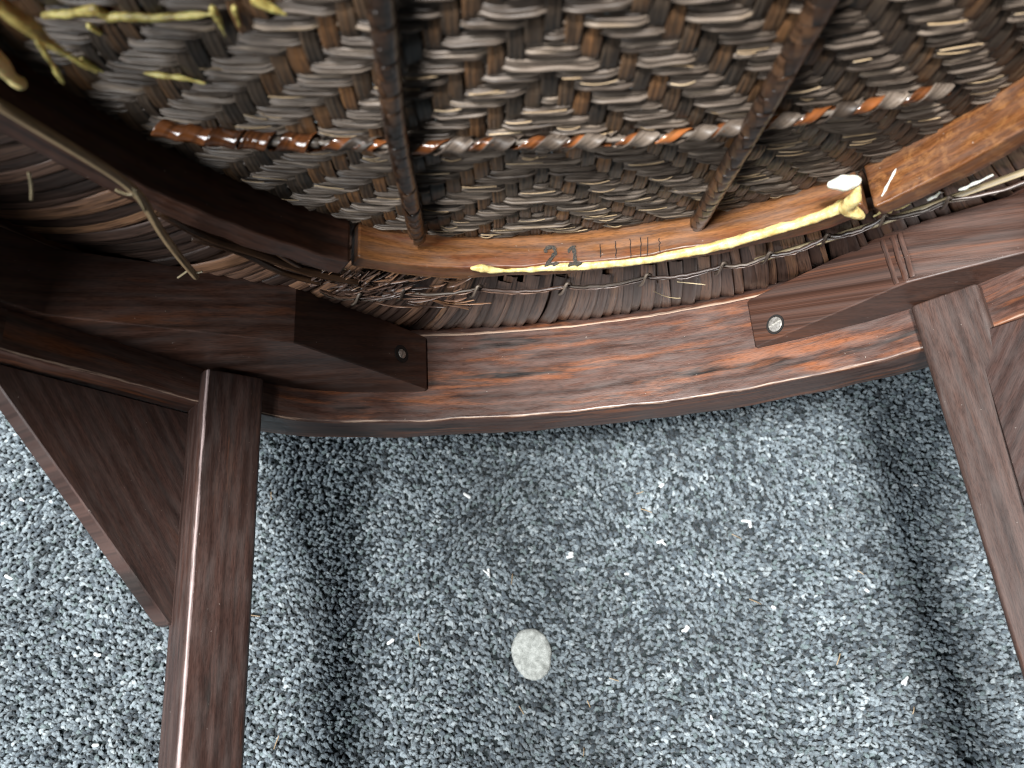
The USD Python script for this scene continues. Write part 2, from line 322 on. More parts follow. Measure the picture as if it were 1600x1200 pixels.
tone = meshkit.fbm(np.stack([P[:, 0] * 60, P[:, 1] * 60, 0 * P[:, 0] + 2], 1), 3, 11)
u = rng.uniform(0, 1, len(P)) + (tone - .5) * .5
mi = np.select([u < .10, u < .30, u < .62, u < .86, u < .95], [3, 0, 1, 2, 5], 4)
cl, sl = np.cos(flow / 2), np.sin(flow / 2); ct, st_ = np.cos(tilt / 2), np.sin(tilt / 2)
quat = [Gf.Quath(float(a * c), float(a * d), float(b * d), float(b * c)) for a, b, c, d in zip(cl, sl, ct, st_)]
pi.CreatePositionsAttr(Vt.Vec3fArray.FromNumpy(P.astype(np.float32)))
pi.CreateOrientationsAttr(Vt.QuathArray(quat))
pi.CreateScalesAttr(Vt.Vec3fArray.FromNumpy(np.repeat(sc[:, None], 3, 1).astype(np.float32)))
pi.CreateProtoIndicesAttr(Vt.IntArray.FromNumpy((mi * 3 + rng.integers(0, 3, len(P))).astype(np.int32)))

# ------------------------------------------------------------------ chair outline in the seat plane (x, z)
CX, CZ = .018, .455
APR = [(-.199, .2742), (-.1765, .2420), (-.1520, .2060), (-.1260, .1775), (-.106, .1625), (-.078, .1525), (-.042, .1487), (.01, .1480), (.045, .1515), (.082, .1585), (.112, .1665), (.140, .1775), (.173, .1965), (.206, .222), (.2250, .2460), (.240, .272)]
up_right = [(.262, .33), (.274, .40), (.276, .47), (.268, .55), (.246, .63), (.20, .69), (.13, .735), (.018, .755)]
up_left = [(-.094, .735), (-.164, .69), (-.21, .63), (-.232, .55), (-.240, .47), (-.237, .40), (-.225, .33)]
apr = spline(APR + up_right + up_left, 400, closed=True)          # counter-clockwise seen along +y
HOOP = [(-.1300, .3464), (-.1120, .3186), (-.092, .2965), (-.0630, .272), (-.0334, .2580), (.0101, .2520), (.0682, .2571), (.1195, .2705), (.1525, .2895), (.1757, .3157), (.1905, .3415)]
hoop = spline(HOOP + [(.206, .39), (.210, .45), (.204, .53), (.18, .60), (.13, .645), (.018, .665), (-.095, .645), (-.14, .60), (-.158, .53), (-.162, .45), (-.152, .39)], 320, closed=True)
def normals2(c):
    t = np.roll(c, -1, 0) - np.roll(c, 1, 0); t /= np.linalg.norm(t, axis=1)[:, None]
    return np.stack([-t[:, 1], t[:, 0]], 1)        # inward for ccw in (x,z)
def ring_sweep(curve, prof, caps=False, closed=True, uvoff=None):
    """prof: points (inward offset, y)"""
    n2 = normals2(curve) if closed else None
    if not closed:
        t = np.gradient(curve, axis=0); t /= np.linalg.norm(t, axis=1)[:, None]; n2 = np.stack([-t[:, 1], t[:, 0]], 1)
    st = [((p[0], 0, p[1]), np.array([n[0], 0, n[1]]), Y, 0) for p, n in zip(curve, n2)]
    if closed: st.append(st[0])
    return sweep(prof, st, caps=caps, uvoff=uvoff)

chair = UsdGeom.Xform.Define(stage, '/World/rattan_chair').GetPrim()
tag(chair, 'dark stained wooden chair tipped over, showing woven rattan seat underside', 'chair')
CH = chair.GetPath()

# apron: deep curved rail, its inner face up towards us
(am, auv) = ring_sweep(apr, APROF, uvoff=(.3, 0))
# slight hand-worked unevenness
nz = meshkit.fbm(am[0] * 45, 3, 2) - .5
am = (am[0] + np.stack([0 * nz, nz * .0022, nz * .0012], 1), am[1])
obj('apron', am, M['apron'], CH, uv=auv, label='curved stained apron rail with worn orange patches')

# ------------------------------------------------------------------ legs, corner blocks, gussets
def leg(ridge_a, ridge_b, ang, s, y0, y1):
    """square leg along y; the top edge runs through ridge points; ang = turn of its faces"""
    ca, sa = math.cos(ang), math.sin(ang)
    A = np.array([ca, 0, -sa]); B = np.array([-sa, 0, -ca])   # along face A (down right), along face B (down left)
    sq = round_poly([(0, 0), (0, 1), (1, 1), (1, 0)], .09, 3)
    sq = dense_edges(sq, .3)
    st = []
    ys = [y0, y0 - .001] + list(np.linspace(y0 - .02, y1 + .001, 24)) + [y1]
    for i, y in enumerate(ys):
        t = (y - y0) / (y1 - y0)
        o = np.array(ridge_a) * (1 - t) + np.array(ridge_b) * t; o[1] = y
        ss = s * (1 - .06 * t)
        st.append((o, A * ss, B * ss, .03 if i in (0, len(ys) - 1) else 0))
    k0 = np.linalg.norm(sq, axis=1).argmin(); sq = np.roll(sq, -k0, 0)
    mm, uv = sweep(sq, st, uvoff=(rng.uniform(0, 30), 0))
    uv = np.stack([uv[:, 0], uv[:, 1] * s], 1)
    return mm, uv
rz = .207
rl = atz(319, 600, rz); rl2 = atz(270, 1200, rz)
sl = (rl2[0] - rl[0]) / (rl2[1] - rl[1])
x_at = lambda y: rl[0] + sl * (y - rl[1])
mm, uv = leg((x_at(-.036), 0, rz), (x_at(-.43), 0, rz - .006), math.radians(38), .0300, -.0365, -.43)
obj('leg', mm, M['leg'], CH, uv=uv, label='left leg, pale highlight painted along its ridge edge')
rzr = .2475
# right leg: face towards up-left; its visible left and right edges
pl = atz(1440, 480, rzr - .027); pr = atz(1531, 450, rzr)
dx = pr - pl
angr = math.radians(-38)
rr1 = atz(1531, 454, rzr); rr2 = atz(1668, 850, rzr)
slr = (rr2[0] - rr1[0]) / (rr2[1] - rr1[1])
xr = lambda y: rr1[0] + slr * (y - rr1[1])
def leg_r(x0, x1, z0, z1, s, y0, y1, ang):
    return leg((x0, 0, z0), (x1, 0, z1), ang, s, y0, y1)
# for the right leg the face to the left of the ridge is the wide one, so turn the section
mm, uv = leg_r(xr(-.031), xr(-.43), rzr, rzr - .006, .0305, -.0308, -.43, math.radians(41))
obj('leg', mm, M['leg_plain'], CH, uv=uv, label='right leg')
# unseen far-side legs above us; the left one shifted to cast shade
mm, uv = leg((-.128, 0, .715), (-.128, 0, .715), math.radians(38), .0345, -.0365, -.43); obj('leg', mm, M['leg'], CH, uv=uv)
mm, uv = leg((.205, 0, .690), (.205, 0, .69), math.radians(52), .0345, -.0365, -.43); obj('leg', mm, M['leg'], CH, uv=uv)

def near_apr(p):
    d = np.linalg.norm(apr - np.asarray(p), axis=1); return int(d.argmin())
def corner_block(P0, P1, P2, P3, y0, y1, label=None):
    i0, i3 = near_apr(P0), near_apr(P3)
    n2 = normals2(apr)
    idx = []
    i = i0
    step = -1 if ((i0 - i3) % len(apr)) < ((i3 - i0) % len(apr)) else 1
    while True:
        idx.append(i)
        if i == i3: break
        i = (i + step) % len(apr)
    backc = [apr[i] - n2[i] * .004 for i in idx[::4]]
    poly = [P0, P1, P2, P3] + backc[::-1]
    p = Polygon(poly).buffer(0)
    c = np.array(p.exterior.coords)[:-1]
    (mm, uv) = prism_y(c, y0, y1, r=.0012, step=.012)
    # uv along the faces: along = in-plane, across = y
    v = mm[0]
    uv = np.stack([v[:, 0] * .8 - v[:, 2] * .6, v[:, 1] + .35 * v[:, 2]], 1) + rng.uniform(0, 40, 2)
    return obj('corner_block', mm, M['block'], CH, uv=uv, label=label)
L0, L1, L2, L3 = (-.0400, .1530), (-.0950, .2265), (-.1880, .2680), (-.236, .345)
bl = corner_block(L0, L1, L2, L3, -.002, -.034, 'left corner block with slanted dark end')
R0, R1, R2, R3 = (.1395, .1800), (.1875, .2490), (.2330, .2760), (.277, .375)
br = corner_block(R0, R1, R2, R3, -.002, -.030, 'right corner block with bright screw')
corner_block((.075, .75), (.13, .685), (.21, .635), (.265, .56), -.002, -.034)
corner_block((-.04, .75), (-.095, .685), (-.175, .635), (-.23, .56), -.002, -.034)

def screw(parent, c, n, r, slot=30, sunk=False):
    n = np.asarray(n, float) / np.linalg.norm(n)
    a = np.cross(n, Y); a /= np.linalg.norm(a); b = np.cross(n, a)
    th = math.radians(slot); e1 = a * math.cos(th) + b * math.sin(th); e2 = np.cross(n, e1)
    T = np.eye(4); T[:3, 0] = e1; T[:3, 1] = e2; T[:3, 2] = n; T[:3, 3] = c
    import manifold3d as m3
    head = m3.Manifold.revolve(m3.CrossSection([np.array([(0, -.0006), (r, -.0006), (r, .0004), (r * .93, .0008), (0, .0011)])]), 40)
    head = head - m3.Manifold.cube((3 * r, r * .26, .002), True).translate((0, 0, .0012))
    mh = head.to_mesh(); tm = trimesh.Trimesh(mh.vert_properties[:, :3], mh.tri_verts); tm.apply_transform(T)
    s = obj('screw', tm, M['steel'], parent, smooth=30)
    ring = trimesh.creation.annulus(r * 1.02, max(r * 1.28, .0050), .0006, sections=40); T2 = T.copy(); T2[:3, 3] = np.asarray(c) + n * .0002; ring.apply_transform(T2)
    obj('screw_shade_ring', ring, M['near_black'], parent, smooth=False)  # flat dark ring painting the shade of a sunk screw
def face_normal(Pa, Pb, toward=(CX, CZ)):
    d = np.array(Pb) - np.array(Pa); n = np.array([-d[1], d[0]]); n /= np.linalg.norm(n)
    if np.dot(np.array(toward) - np.array(Pa), n) < 0: n = -n
    return np.array([n[0], 0, n[1]])
nL = face_normal(L0, L1); nR = face_normal(R0, R1)
screw(bl.GetPath(), atplane(627, 553, (L0[0], 0, L0[1]), nL) + nL * .0001, nL, .0027, 70)
screw(br.GetPath(), atplane(1212, 507, (R0[0], 0, R0[1]), nR) + nR * .0002, nR, .0041, 8)
# saw ridges left on the right block, and a pale worn tip
for k, (a, b) in enumerate((((1377, 372), (1402, 447)), ((1392, 366), (1416, 441)), ((1404, 362), (1427, 436)))):
    p0 = atplane(*a, (R0[0], 0, R0[1]), nR) if k < 2 else None
    q = [atplane(a[0] + (b[0] - a[0]) * t, a[1] + (b[1] - a[1]) * t, (R0[0], 0, R0[1]), nR) for t in np.linspace(.04, .95, 8)]
    q = [p + rng.normal(0, .0001, 3) for p in q]
    mm, uv = tube(q, .0012, 6, .3, axis=nR); obj('saw_ridge', mm, M['block'], br.GetPath(), uv=uv)

def gusset(o, t, y0, pts, thick, label=None):
    """board in the plane of t (in x-z) and y; pts: (along t, y); thickness behind it"""
    t = np.array([t[0], 0, t[1]]); t /= np.linalg.norm(t)
    n = np.cross(Y, t)
    if np.dot(np.array([CX, 0, CZ]) - o, n) < 0: n = -n
    c = dense_edges(round_poly(pts, .002, 3), .02)
    st = [(o - n * thick, t, Y, .0008), (o - n * (thick - .0008), t, Y, 0), (o - n * .0008, t, Y, 0), (o, t, Y, .0008)]
    mm, uv = sweep(c, st)
    v = mm[0]; uv = np.stack([(v - o) @ t * .6 + v[:, 1] * .8, v[:, 1] * .6 - (v - o) @ t * .8], 1) + rng.uniform(0, 40, 2)
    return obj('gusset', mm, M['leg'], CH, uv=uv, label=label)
g3 = aty(300, 645, -.0525); g2 = aty(0, 566, -.0525)
tl = np.array([g2[0] - g3[0], g2[2] - g3[2]]); tl /= np.linalg.norm(tl)
nl = np.cross(Y, [tl[0], 0, tl[1]])
g1 = atplane(255, 965, g3, nl); gA = atplane(1, 607, g3, nl)
s_ = lambda p: float(np.dot(p - g3, [tl[0], 0, tl[1]]))
slope = (gA[1] - g1[1]) / (s_(gA) - s_(g1))
s_end = s_(g1) + (-.0525 - g1[1]) / slope
gusset(g3 * [1, 0, 1], tl, 0, [(-.004, -.0528), (s_end, -.0528), (s_(g1) - .003, g1[1] - .003), (-.004, g1[1] - .004)], .0105, 'left triangular bracket board between leg and apron')
# right bracket
h3 = aty(1542, 512, -.0525); tr = np.array([.62, .78])
gusset(h3 * [1, 0, 1], tr, 0, [(-.006, -.0528), (.105, -.0528), (.01, -.165), (-.006, -.17)], .0105, 'right triangular bracket board beside the right leg')
# unseen far brackets; the left one enlarged to block the ceiling lamp
gusset(np.array([-.140, 0, .705]), np.array([-.80, -.60]), 0, [(0, -.0528), (.165, -.0528), (.155, -.15), (.012, -.19), (0, -.195)], .0105)
gusset(np.array([.215, 0, .695]), np.array([.62, -.78]), 0, [(0, -.0528), (.105, -.0528), (.01, -.15), (0, -.155)], .0105)
# back posts the chair rests on, behind the seat
for sx in (-.17, .21):
    P_ = np.array([(sx, .029, .175), (sx, .10, .13), (sx * 1.05, .22, .062), (sx * 1.08, .36, .022), (sx * 1.08, .50, .019)])
    mm, uv = tube(spline(P_, 24), .016, 10); obj('back_post', mm, M['leg'], CH, uv=uv)

# ------------------------------------------------------------------ seat weave
hp = Polygon(hoop)
hw = hp.buffer(.003)
def rho(x, z):
    dx, dz = np.asarray(x) - CX, np.asarray(z) - CZ
    a = np.arctan2(dz, dx); ha = np.arctan2(hoop[:, 1] - CZ, hoop[:, 0] - CX); hr = np.hypot(hoop[:, 0] - CX, hoop[:, 1] - CZ)
    o = np.argsort(ha); R = np.interp(a, ha[o], hr[o], period=2 * math.pi)
    return np.clip(np.hypot(dx, dz) / R, 0, 1.2)
def yw(x, z):
    return .004 - .021 * (1 - np.minimum(rho(x, z), 1) ** 2.2)
PW, PF = .0057, .0056
z0w = .236; x0w = CX + .003
over_amp = .00085
def pattern(i, j):   # >0: weft in front of warp. point-twill, turned at the middle strand
    return np.where((np.abs(i) + j) % 5 < 3, 1., -1.)
def ribbon(P, N, W, prof, skew=None):
    """P centre line, N outward (towards viewer), W across; prof (across -1..1, lift)"""
    prof = np.asarray(prof); n = len(prof)
    V = P[:, None] + prof[None, :, :1] * W[:, None] + prof[None, :, 1:] * N[:, None]
    L = np.concatenate([[0], np.cumsum(np.linalg.norm(np.diff(P, axis=0), axis=1))])
    w = np.linalg.norm(W[0])
    UV = np.stack([np.repeat(L, n), np.tile(prof[:, 0] * w, len(P))], 1) + np.array([rng.uniform(0, 60), rng.integers(0, 4000) + .5])
    i, j = np.meshgrid(np.arange(len(P) - 1), np.arange(n - 1), indexing='ij')
    a = (i * n + j).ravel(); b = a + 1; c = b + n; d = a + n
    F = np.vstack([np.stack([a, b, c], 1), np.stack([a, c, d], 1)])
    v = V.reshape(-1, 3)
    nn = np.cross(v[F[:, 1]] - v[F[:, 0]], v[F[:, 2]] - v[F[:, 0]]).sum(0)
    if np.dot(nn, N.sum(0)) < 0: F = F[:, ::-1]
    return (v, F), UV
def strand_profile(h, ridges, seed):
    r = np.random.default_rng(seed)
    n = 4 * ridges + 1
    a = np.linspace(-1, 1, n)
    lift = h * (1 - a ** 2 * .9) + .00022 * np.abs(np.sin((a + 1) / 2 * ridges * math.pi)) * r.uniform(.6, 1.3) + r.normal(0, .00006, n)
    top = np.stack([a, lift], 1)
    return np.vstack([[(-.96, -.0004)], top, [(.96, -.0004)], [(-.96, -.0004)]])[:-1]
bump = lambda s, p: s
nW = int(.41 / PW); jW = int(.44 / PF)
# warp strands (run up the seat)
for i in range(-36, 37):
    x = x0w + i * PW
    seg = hw.intersection(__import__('shapely').geometry.LineString([(x, .1), (x, .9)]))
    if seg.is_empty: continue
    za, zb = seg.bounds[1], min(seg.bounds[3], .52)
    if zb - za < .012: continue
    z = np.arange(za, zb, PF / 3)
    j = (z - z0w) / PF
    jf = np.floor(j)
    # cosine blend between crossings
    s = -pattern(i, jf.astype(int)); s2 = -pattern(i, jf.astype(int) + 1); t = j - jf
    lift = s * (1 - t) + s2 * t
    lift = np.convolve(np.pad(lift, 1, 'edge'), [.25, .5, .25], 'valid')
    xx = x + .0007 * np.sin(z * 60 + i) * rng.uniform(.2, 1) + rng.normal(0, .0003)
    P_ = np.stack([xx, yw(xx, z) - over_amp * 1.1 * np.clip(lift * 1.5, -1, 1) - .0003, z], 1)
    wv = np.zeros_like(P_); wv[:, 0] = PW * .5 * rng.uniform(.90, 1.02) * (1 + .06 * np.sin(z * 90 + 2 * i))
    tw = rng.normal(0, .10) + .12 * np.sin(z * 70 + i * 1.7)
    wv[:, 1] = wv[:, 0] * tw
    N = np.tile([0, -1., 0], (len(P_), 1))
    mm, uv = ribbon(P_, N, wv, strand_profile(.00035, 3, 140 + i))
    obj('warp_strand', mm, M['warp'], CH, uv=uv)
# weft strands (run across)
for jj in range(2, 53):
    z = z0w + (jj + .5) * PF
    seg = hw.intersection(__import__('shapely').geometry.LineString([(-.5, z), (.5, z)]))
    if seg.is_empty: continue
    xa, xb = seg.bounds[0], seg.bounds[2]
    if xb - xa < .02: continue
    x = np.arange(xa, xb, PW / 3.5)
    i = (x - x0w) / PW
    i0 = np.floor(i).astype(int); t = i - i0
    lift = pattern(i0, np.full(len(x), jj)) * (1 - t) + pattern(i0 + 1, np.full(len(x), jj)) * t
    lift = np.convolve(np.pad(lift, 2, 'edge'), [.12, .23, .3, .23, .12], 'valid')
    zz = z + .0008 * np.sin(x * 45 + jj * 2.1) * rng.uniform(.3, 1) + .0010 * (meshkit.noise(np.stack([x * 120, 0 * x + jj * 7.3, 0 * x], 1), 4) - .5)
    lift = np.clip(lift * 1.5, -1, 1)
    nf = 5
    parts = []
    hw_ = PF * .5 * rng.uniform(.84, .98)
    slope = .34 + rng.normal(0, .12)
    for q in range(nf):
        c = -1 + (2 * q + 1) / nf
        wob = (meshkit.noise(np.stack([x * 55, 0 * x + jj * 3.1 + q * 9.7, 0 * x + 5], 1), 8) - .5) * .0013
        wy = (meshkit.noise(np.stack([x * 80, 0 * x + jj * 6.1 + q * 4.7, 0 * x + 2], 1), 9) - .5) * .0009
        zf = zz + c * hw_ + wob
        P_ = np.stack([x, yw(x, zz) - over_amp * 1.15 * lift + slope * c * hw_ + wy - .0002, zf], 1)
        wv = np.zeros_like(P_); wv[:, 2] = hw_ / nf * rng.uniform(.9, 1.35); wv[:, 1] = wv[:, 2] * .25
        parts.append(ribbon(P_, np.tile([0, -1., 0], (len(P_), 1)), wv, [(-1, -.0005), (-.95, .0001), (-.5, .00036), (0, .00046), (.5, .00036), (.95, .0001), (1, -.0005)]))
    mm, uv = join(parts)
    obj('weft_strand', mm, M['weft'], CH, uv=uv)
# fine split fibres standing off the weft
parts = []
for k in range(120):
    jj = rng.integers(2, 26); i = rng.integers(-24, 25)
    # start at the beginning of a weft float
    for q in range(6):
        if (abs(i) + jj) % 5 == (2 if i < 0 else 0): break
        i += 1
    xa = x0w + (i - .4) * PW; L = PW * rng.uniform(1.0, 2.6); z = z0w + (jj + rng.uniform(.1, .95)) * PF
    if not hp.contains(__import__('shapely').geometry.Point(xa, z)) or not hp.contains(__import__('shapely').geometry.Point(xa + L, z)): continue
    t = np.linspace(0, 1, 7); x = xa + t * L; zz = z + rng.normal(0, .0009) * t + rng.normal(0, .0005) * np.sin(t * 3)
    P_ = np.stack([x, yw(x, zz) - .0021 - .0009 * np.sin(t * math.pi) * rng.uniform(.2, 1.2), zz], 1)
    parts.append(tube(P_, rng.uniform(.00016, .00034), 4))
mm, uv = join(parts)
tag(obj('split_fibres', mm, M['straw'], CH, uv=uv), kind='stuff')

# ------------------------------------------------------------------ wrapped rods lying on the weave
def rod(P_, r, pitch, strip, mat_core, mat_wrap, name, lab=None, mats=None, hand=1, ph=0.):
    P_ = np.asarray(P_); core, uv = tube(P_, r, 10)
    rp = obj(name, core, mat_core, CH, uv=uv, label=lab)
    L = np.concatenate([[0], np.cumsum(np.linalg.norm(np.diff(P_, axis=0), axis=1))])
    T, A, B = frames(P_)
    n = int(L[-1] / pitch)
    for k in range(n):
        s = (k + np.linspace(-.02, 1.02, 15)) * pitch + rng.normal(0, pitch * .12)
        s = np.clip(s, 0, L[-1])
        th = (np.linspace(0, 2 * math.pi, 15)) * hand + 1.2 + ph
        c = np.stack([np.interp(s, L, P_[:, q]) for q in range(3)], 1)
        a = np.stack([np.interp(s, L, A[:, q]) for q in range(3)], 1); b = np.stack([np.interp(s, L, B[:, q]) for q in range(3)], 1); t = np.stack([np.interp(s, L, T[:, q]) for q in range(3)], 1)
        rad = np.cos(th)[:, None] * a + np.sin(th)[:, None] * b
        rr = r + .0003 + .0004 * np.linspace(0, 1, 15)[:, None] * 0 + rng.uniform(0, .0003)
        Pc = c + rad * rr
        tan = np.gradient(Pc, axis=0); tan /= np.linalg.norm(tan, axis=1)[:, None] + 1e-9
        W = np.cross(tan, rad) * (strip / 2) * rng.uniform(.9, 1.06)
        pr = [(-1, -.0003), (-1, .0001), (-.8, .0005), (0, .0007), (.8, .0005), (1, .0001), (1, -.0003)]
        mm, uv = ribbon(Pc, rad, W, pr)
        mt = mat_wrap if mats is None else mats[k % len(mats)]
        obj('cane_wrap', mm, mt, rp.GetPath(), uv=uv)
def on_weave(px, py, off):
    p = aty(px, py, 0)
    for _ in range(6): p = aty(px, py, float(yw(p[0], p[2])) - off)
    return p
for (a, b, c) in (((588, -60), (618, 200), (652, 368)), ((1318, -60), (1195, 165), (1088, 352))):
    q = [on_weave(*a, .007), on_weave((a[0] + b[0]) / 2, (a[1] + b[1]) / 2, .007), on_weave(*b, .007), on_weave((c[0] + b[0]) / 2, (c[1] + b[1]) / 2, .0065), on_weave(*c, .006)]
    top = q[0] + (q[0] - q[1]) * 1.6; top[1] = float(yw(top[0], top[2])) - .007
    rod(spline([top] + q, 60), .0027, .0066, .0068, M['wrap_dark'], M['wrap_dark'], 'wrapped_rod')
pts = [(250, 200), (320, 212), (400, 219), (480, 223), (560, 225), (640, 231), (720, 227), (850, 222), (950, 219), (1060, 212), (1180, 195), (1290, 178), (1400, 155), (1480, 140)]
q = np.array([on_weave(*p, .0042) for p in pts])
cq = spline(q, 140)
kx = int(np.abs(cq[:, 0] - on_weave(500, 224, .004)[0]).argmin())
rod(cq[:kx + 1], .0017, .0105, .0088, M['wrap_grey'], M['wrap'], 'bound_cane_rod', 'thicker end of the horizontal cane, bound close in glossy brown strip', hand=-1)
rod(cq[kx:], .0009, .0165, .0036, M['wrap_grey'], M['wrap'], 'bound_cane_rod', 'thin horizontal cane bound with orange strips', hand=-1)
rod(cq[kx:] + np.array([0, .0001, 0]), .0009, .0165, .0056, M['wrap_grey'], M['weft'], 'grey_cane_rod', None, hand=-1, ph=3.0)
# ------------------------------------------------------------------ hoop pressed round the weave, in three lengths
ha = np.arctan2(hoop[:, 1] - CZ, hoop[:, 0] - CX)
def hoop_part(ia, ib, prof, mt, label):
    c = hoop[np.arange(ia, ib + 1) % len(hoop)]
    c = spline(c, 6 * (ib - ia))
    t = np.gradient(c, axis=0); t /= np.linalg.norm(t, axis=1)[:, None]; n2 = np.stack([-t[:, 1], t[:, 0]], 1)
    st = [((p[0], 0, p[1]), np.array([n[0], 0, n[1]]), Y, 0) for p, n in zip(c, n2)]
    st[0] = (*st[0][:3], .0006); st[-1] = (*st[-1][:3], .0006)
    mm, uv = sweep(dense_edges(round_poly(prof, .001, 2), .006), st)
    nz = meshkit.fbm(mm[0] * 70, 3, 12) - .5
    mm = (mm[0] + np.stack([0 * nz, nz * .002, nz * .0008], 1), mm[1])
    return obj('hoop_segment', mm, mt, CH, uv=uv, label=label)
def hi(px, py):
    p = aty(px, py, 0); return int(np.linalg.norm(hoop - p[[0, 2]], axis=1).argmin())
iL, iR = hi(552, 362), hi(1345, 285)
N_ = len(hoop)
D1 = .0135
prof = [(0, -D1), (0, .006), (-.010, .006), (-.010, -D1)]
hm = hoop_part(iL, iR if iR > iL else iR + N_, prof, M['hoop'], 'light brown front length of hoop, numbered in black')
prof = [(0.0005, -.0165), (0.0005, .006), (-.010, .006), (-.010, -.0165)]
iT = int(np.abs(hoop[:, 0] - CX).argmin() if False else np.argmax(hoop[:, 1]))
lo = iR if iR < iT else iR - N_
hr = hoop_part(iR + 1, iT if iT > iR else iT + N_, prof, M['hoop_right'], 'speckled brown right length of hoop')
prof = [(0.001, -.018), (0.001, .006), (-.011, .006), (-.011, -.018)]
hl = hoop_part(iT, iL - 1 if iL - 1 > iT else iL - 1 + N_, prof, M['hoop_dark_shaded'], 'dark stained left length of hoop, shade painted into its colour')
# stamped number on the ledge face
def ledge(px, py, lift=.0003):
    """point on the hoop's inner ledge under a view ray"""
    p = aty(px, py, -.007)
    for _ in range(8):
        k = np.linalg.norm(hoop - p[[0, 2]], axis=1).argmin(); n = normals2(hoop)[k]
        n3 = np.array([n[0], 0, n[1]]); p0 = np.array([hoop[k, 0], 0, hoop[k, 1]])
        p = atplane(px, py, p0 + n3 * lift, n3)
    return p, n3
for ch, cx in (('2', 857), ('1', 892)):
    tm = meshkit.text_mesh(ch, .0098, depth=.00025, bold=True).subdivide_to_size(.001)
    v = np.array(tm.vertices); v[:, :2] += (np.stack([meshkit.fbm(v * 900, 3, 3), meshkit.fbm(v * 900, 3, 4)], 1) - .5) * .0016; v[:, 0] -= v[:, 0].mean(); v[:, 1] -= .005
    p, n3 = ledge(cx + 5, 399)
    t3 = np.cross(Y, n3); t3 = t3 if t3[0] > 0 else -t3
    w = p + v[:, :1] * t3 * .92 + v[:, 1:2] * Y * 1.0 + v[:, 2:] * n3
    obj('stamped_digit', (w, tm.faces), M['ink'], hm.GetPath(), smooth=False)

for cx, cy, hh in ((938, 392, 20), (962, 390, 26), (985, 388, 30), (1001, 386, 30), (1012, 385, 28), (1030, 383, 22)):
    q = [ledge(cx + rng.normal(0, .8), cy + hh * (t - .5), .0001)[0] for t in np.linspace(0, 1, 7)]
    mm, uv = tube(q, .00022, 4, .6); obj('saw_cut', mm, M['near_black'], hm.GetPath())
# ------------------------------------------------------------------ glue
def blob(points, radii, seed=1, sub=.0009):
    import manifold3d as m3
    tot = m3.Manifold()
    for a, b, ra, rb in zip(points[:-1], points[1:], radii[:-1], radii[1:]):
        s = m3.Manifold.sphere(float(ra), 14).translate(tuple(map(float, a))) + m3.Manifold.sphere(float(rb), 14).translate(tuple(map(float, b)))
        tot = tot + s.hull()
    tot = tot.refine_to_length(sub)
    mh = tot.to_mesh(); tm = trimesh.Trimesh(mh.vert_properties[:, :3], mh.tri_verts)
    trimesh.smoothing.filter_taubin(tm, iterations=12)
    v = np.array(tm.vertices); v += (meshkit.fbm(v * 330, 3, seed)[:, None] - .5) * np.array(tm.vertex_normals) * .0011
    return (v, np.array(tm.faces))
bead = [(738, 419, .0011), (752, 419, .0019), (770, 422, .0015), (790, 423, .0008), (830, 421, .0012), (860, 418, .0016), (900, 416, .0019), (960, 411, .0020), (1020, 404, .0020), (1080, 393, .0022), (1140, 380, .0022), (1200, 362, .0022), (1250, 348, .0021), (1290, 334, .0022), (1316, 322, .0028)]
pp = [aty(a, b, -.0142) for a, b, _ in bead]
obj('glue_bead', blob(pp, [r * 1.0 for *_, r in bead], 3), M['glue'], CH, label='long yellow bead of dried glue along the hoop')
pp = [aty(1300, 289, -.013), aty(1318, 286, -.014), aty(1336, 284, -.014)]
obj('glue_lump', blob(pp, [.0018, .0032, .0024], 5), M['glue_w'], CH, label='white glue lump at the hoop joint')
pp = [aty(1340, 292, -.015), aty(1336, 310, -.017), aty(1322, 324, -.0155), aty(1338, 334, -.017), aty(1346, 338, -.017)]
obj('glue_lump', blob(pp, [.0014, .0024, .0031, .0024, .0014], 8), M['glue'], CH, label='pale glue run beside the hoop joint')
for a, b in (((1366, 338), (1400, 318)), ((1386, 332), (1408, 322)), ((1398, 330), (1428, 312)), ((1452, 312), (1474, 300)), ((1500, 298), (1550, 274))):
    t = np.linspace(0, 1, 6)
    P_ = [aty(a[0] + (b[0] - a[0]) * s + rng.normal(0, 1), a[1] + (b[1] - a[1]) * s + rng.normal(0, 1), -.012) for s in t]
    obj('glue_drip', blob(P_, np.interp(t, [0, .3, 1], [.0006, .0008, .0003]), 9), M['glue'] if a[0] < 1440 else M['glue_w'], CH)
# small wet-looking run on the right hoop
P_ = [ledge(1378 + 22 * t, 306 - 42 * t, .0006)[0] for t in np.linspace(0, 1, 5)]
obj('glue_drip', blob(P_, [.0003, .0006, .0003, .0005, .0002], 2), M['glue_w'], CH)
